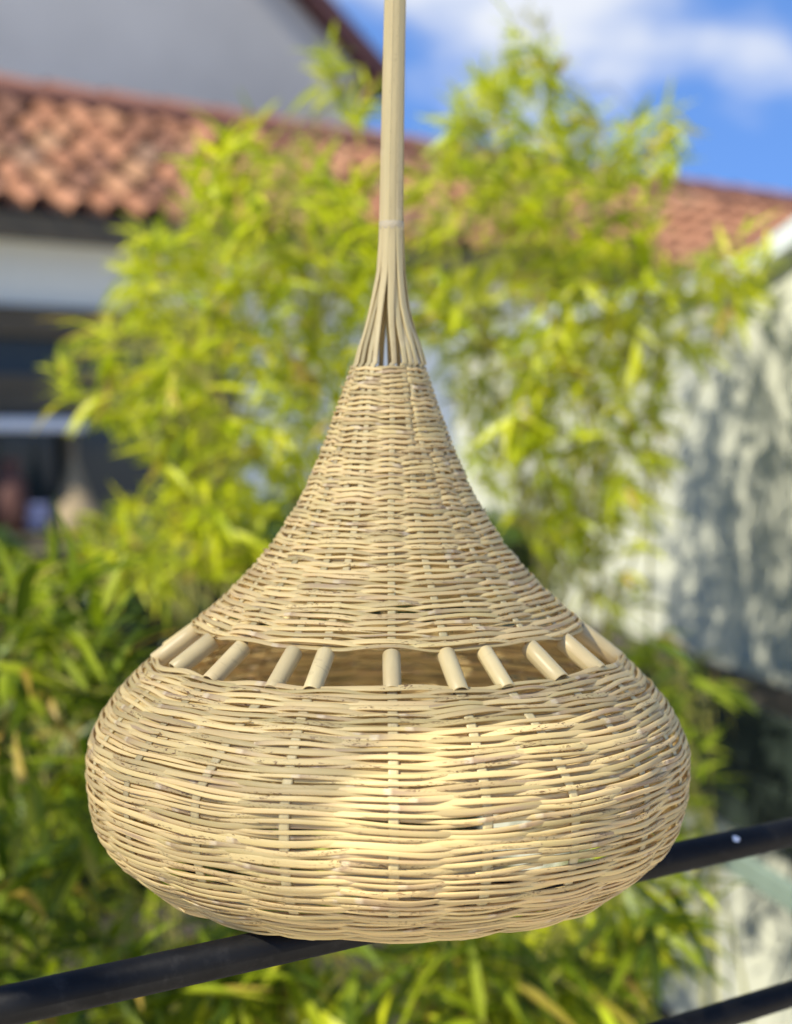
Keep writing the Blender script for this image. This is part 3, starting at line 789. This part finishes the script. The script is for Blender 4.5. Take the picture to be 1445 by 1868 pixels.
def bamboo(name, label, base, culm_tops, polys, nspray, zr, leaf_len, leaf_mat_, leafw=0.14, per=(5, 8), droop=0.35, culm_r=0.006, minlen_twig=0.05):
    root = empty(name, base); tag(root, label, 'bamboo', 'bamboo clumps behind the railing')
    base = Vector(base); culms = []
    for (px, py, Yd) in culm_tops:
        top = P(px, py, Yd); b = base + Vector((random.uniform(-.22, .22), random.uniform(-.15, .15), 0))
        n = 16; pts = []
        for i in range(n+1):
            f = i/n; e = f**1.7
            pts.append(Vector((b.x + (top.x-b.x)*e, b.y + (top.y-b.y)*e, top.z*f)))
        culms.append(pts); mb = MB(); mb.tube(pts, [culm_r*(1-0.78*i/n) for i in range(n+1)], 7); mb.build('culm', M_CULM, root, True)
    allp = [p for c in culms for p in c[3:]]
    leaves = []; tw = MB()
    xs = [q[0] for pl_ in polys for q in pl_]; ys = [q[1] for pl_ in polys for q in pl_]
    done = 0; tries = 0
    while done < nspray and tries < nspray*60:
        tries += 1
        x, y = random.uniform(min(xs), max(xs)), random.uniform(min(ys), max(ys))
        if not any(inside(pl_, x, y) for pl_ in polys): continue
        c = P(x, y, random.uniform(*zr))
        if c.z < 0.06: continue
        done += 1
        # twig from the nearest culm point somewhat below
        q = min(allp, key=lambda p: (p - (c - Z3*0.10)).length_squared)
        out = (c - q); L = out.length
        out = out.normalized() if L > 1e-4 else Vector((random.uniform(-1, 1), random.uniform(-1, 1), .3)).normalized()
        if L > minlen_twig:
            mid = (q + c)/2 + Z3*min(0.08, L*0.15)
            tw.tube([q, mid, c], [0.0018, 0.0014, 0.0008], 4, False)
        d = (out*0.6 + Vector((random.gauss(0, .6), random.gauss(0, .6), random.gauss(0.1, .55)))).normalized()
        side = d.cross(Z3);
        if side.length < .1: side = Vector((1, 0, 0))
        side.normalize(); up = side.cross(d)
        for j in range(random.randint(*per)):
            al = random.gauss(0, 0.6); be = random.gauss(0, 0.35)
            ld = (d*math.cos(al) + side*math.sin(al) + up*be - Z3*droop*random.uniform(0.2, 1.4)).normalized()
            p0 = c + d*random.uniform(-0.05, 0.03)
            ln = leaf_len*random.uniform(0.6, 1.25); wd = ln*leafw*random.uniform(0.8, 1.2)
            yv = ld.cross(Vector((random.gauss(0, .5), random.gauss(0, .5), 1)))
            if yv.length < .05: yv = ld.cross(Vector((1, 0, 0)))
            yv.normalize(); zv = ld.cross(yv)
            if zv.z < 0: zv = -zv; yv = -yv
            bend = random.uniform(0.5, 1.8)
            M = Matrix(((ld.x*ln, yv.x*wd, zv.x*ln*bend, p0.x), (ld.y*ln, yv.y*wd, zv.y*ln*bend, p0.y), (ld.z*ln, yv.z*wd, zv.z*ln*bend, p0.z), (0, 0, 0, 1)))
            # shown size: near, broad to the camera and inside the frame
            vpt = visible(p0 + ld*ln*0.5); sc = 0
            if vpt and 0 < vpt[0] < 1445 and 0 < vpt[1] < 1868 and not lampcover(vpt[0], vpt[1]):
                view = (p0 - CAM).normalized(); sc = ln*wd*abs(ld.cross(view).length)*(0.2 + abs(zv.dot(view)))/vpt[2]**4
            leaves.append((sc, M))
    if tw.v: tw.build('twig_growth', M_CULM, root, True)['kind'] = 'stuff'
    leaves.sort(key=lambda q: -q[0])
    if name not in leaf_me:
        me = mesh_np('leaf', LV, LF, True); me.materials.append(leaf_mat_); leaf_me[name] = me
    inv = Matrix.Translation(-base)
    for sc, M in leaves[:300]:
        o = bpy.data.objects.new('leaf', leaf_me[name]); COL.objects.link(o); o.parent = root; o.matrix_local = inv @ M
    rest = leaves[300:]
    if rest:
        Ms = np.array([np.array(M) for _, M in rest]); lv = np.c_[LV, np.ones(len(LV))]
        V = np.einsum('nij,kj->nki', Ms, lv)[:, :, :3] - np.array(base)
        ff = np.array(LF)[None] + (np.arange(len(rest))*len(LV))[:, None, None]
        me = mesh_np('foliage', V.reshape(-1, 3), ff.reshape(-1, 4), True); me.materials.append(leaf_mat_)
        o = bpy.data.objects.new('foliage', me); COL.objects.link(o); o.parent = root; o['kind'] = 'stuff'
    print(name, 'leaves', len(leaves))
    return root
pL1 = [(95, 670), (230, 520), (260, 400), (340, 400), (370, 260), (450, 240), (560, 255), (600, 320), (690, 350), (690, 600), (640, 690), (600, 790), (520, 930), (440, 1030), (330, 1070), (240, 1090), (120, 985), (150, 950), (310, 900), (280, 800), (130, 740)]
pL2 = [(560, 70), (610, 90), (640, 170), (690, 170), (690, 230), (630, 210)]
gp = P(470, 1500, 3.3)
bamboo('tall_bamboo', 'tall yellow green bamboo growing in front of the tiled roof and house window', (gp.x, 3.3, 0),
       [(420, 260, 3.3), (540, 270, 3.2), (330, 430, 3.1), (200, 640, 3.0), (620, 420, 3.4), (575, 85, 3.4), (480, 420, 3.0), (160, 960, 3.0), (350, 700, 2.9), (560, 650, 3.0)],
       [pL1, pL2], 470, (2.7, 3.7), 0.088, M_LEAF, 0.145)
pR1 = [(755, 290), (860, 190), (905, 90), (960, 45), (1000, 40), (1030, 110), (1010, 190), (1100, 210), (1220, 185), (1250, 290), (1170, 330), (1190, 420), (1240, 470), (1410, 435), (1390, 520), (1310, 620), (1230, 650), (1200, 720), (1160, 830), (1100, 960), (1050, 1010), (960, 980), (880, 860), (820, 700), (760, 580)]
pR4 = [(960, 640), (1230, 660), (1200, 800), (1150, 960), (1000, 1000), (940, 800)]
pR3 = [(900, 880), (1050, 880), (1150, 1000), (1150, 1160), (1040, 1060)]
gp = P(1000, 1500, 3.3)
bamboo('tall_bamboo', 'tallest leafy bamboo clump reaching into the sky beside the white wall', (gp.x, 3.35, 0),
       [(985, 50, 3.3), (900, 180, 3.3), (1210, 190, 3.2), (1100, 240, 3.1), (800, 330, 3.4), (1390, 450, 3.1), (1010, 420, 3.0), (1180, 560, 3.0), (880, 600, 3.2), (1090, 820, 3.2)],
       [pR1, pR3, pR4], 610, (2.8, 4.2), 0.090, M_LEAF, 0.145)
gp = P(60, 1500, 2.4)
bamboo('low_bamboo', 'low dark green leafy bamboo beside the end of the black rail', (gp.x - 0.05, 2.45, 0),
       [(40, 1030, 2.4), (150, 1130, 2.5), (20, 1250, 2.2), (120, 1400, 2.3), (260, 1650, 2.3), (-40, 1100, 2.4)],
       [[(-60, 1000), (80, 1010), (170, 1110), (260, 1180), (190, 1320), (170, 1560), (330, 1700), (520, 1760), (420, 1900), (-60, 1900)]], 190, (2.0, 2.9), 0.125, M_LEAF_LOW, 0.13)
gp = P(820, 1868, 2.4)
bamboo('low_bamboo', 'bright green long leaved bamboo shoots showing below the woven shade', (gp.x, 2.5, 0),
       [(600, 1700, 2.4), (760, 1700, 2.3), (900, 1650, 2.4), (1040, 1640, 2.5), (1180, 1600, 2.5), (500, 1750, 2.5)],
       [[(380, 1640), (700, 1700), (1000, 1640), (1180, 1540), (1290, 1600), (1200, 1720), (1150, 1900), (360, 1900)]], 170, (2.05, 2.8), 0.125, M_LEAF, 0.13, droop=0.7)
gp = P(1230, 1500, 3.0)
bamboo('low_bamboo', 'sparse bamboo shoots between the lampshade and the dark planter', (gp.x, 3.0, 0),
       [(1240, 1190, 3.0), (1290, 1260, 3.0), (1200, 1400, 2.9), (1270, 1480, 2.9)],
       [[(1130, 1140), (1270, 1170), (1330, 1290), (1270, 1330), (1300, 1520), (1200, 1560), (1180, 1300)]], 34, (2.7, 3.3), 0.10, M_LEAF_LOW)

# dark hedge behind the clumps
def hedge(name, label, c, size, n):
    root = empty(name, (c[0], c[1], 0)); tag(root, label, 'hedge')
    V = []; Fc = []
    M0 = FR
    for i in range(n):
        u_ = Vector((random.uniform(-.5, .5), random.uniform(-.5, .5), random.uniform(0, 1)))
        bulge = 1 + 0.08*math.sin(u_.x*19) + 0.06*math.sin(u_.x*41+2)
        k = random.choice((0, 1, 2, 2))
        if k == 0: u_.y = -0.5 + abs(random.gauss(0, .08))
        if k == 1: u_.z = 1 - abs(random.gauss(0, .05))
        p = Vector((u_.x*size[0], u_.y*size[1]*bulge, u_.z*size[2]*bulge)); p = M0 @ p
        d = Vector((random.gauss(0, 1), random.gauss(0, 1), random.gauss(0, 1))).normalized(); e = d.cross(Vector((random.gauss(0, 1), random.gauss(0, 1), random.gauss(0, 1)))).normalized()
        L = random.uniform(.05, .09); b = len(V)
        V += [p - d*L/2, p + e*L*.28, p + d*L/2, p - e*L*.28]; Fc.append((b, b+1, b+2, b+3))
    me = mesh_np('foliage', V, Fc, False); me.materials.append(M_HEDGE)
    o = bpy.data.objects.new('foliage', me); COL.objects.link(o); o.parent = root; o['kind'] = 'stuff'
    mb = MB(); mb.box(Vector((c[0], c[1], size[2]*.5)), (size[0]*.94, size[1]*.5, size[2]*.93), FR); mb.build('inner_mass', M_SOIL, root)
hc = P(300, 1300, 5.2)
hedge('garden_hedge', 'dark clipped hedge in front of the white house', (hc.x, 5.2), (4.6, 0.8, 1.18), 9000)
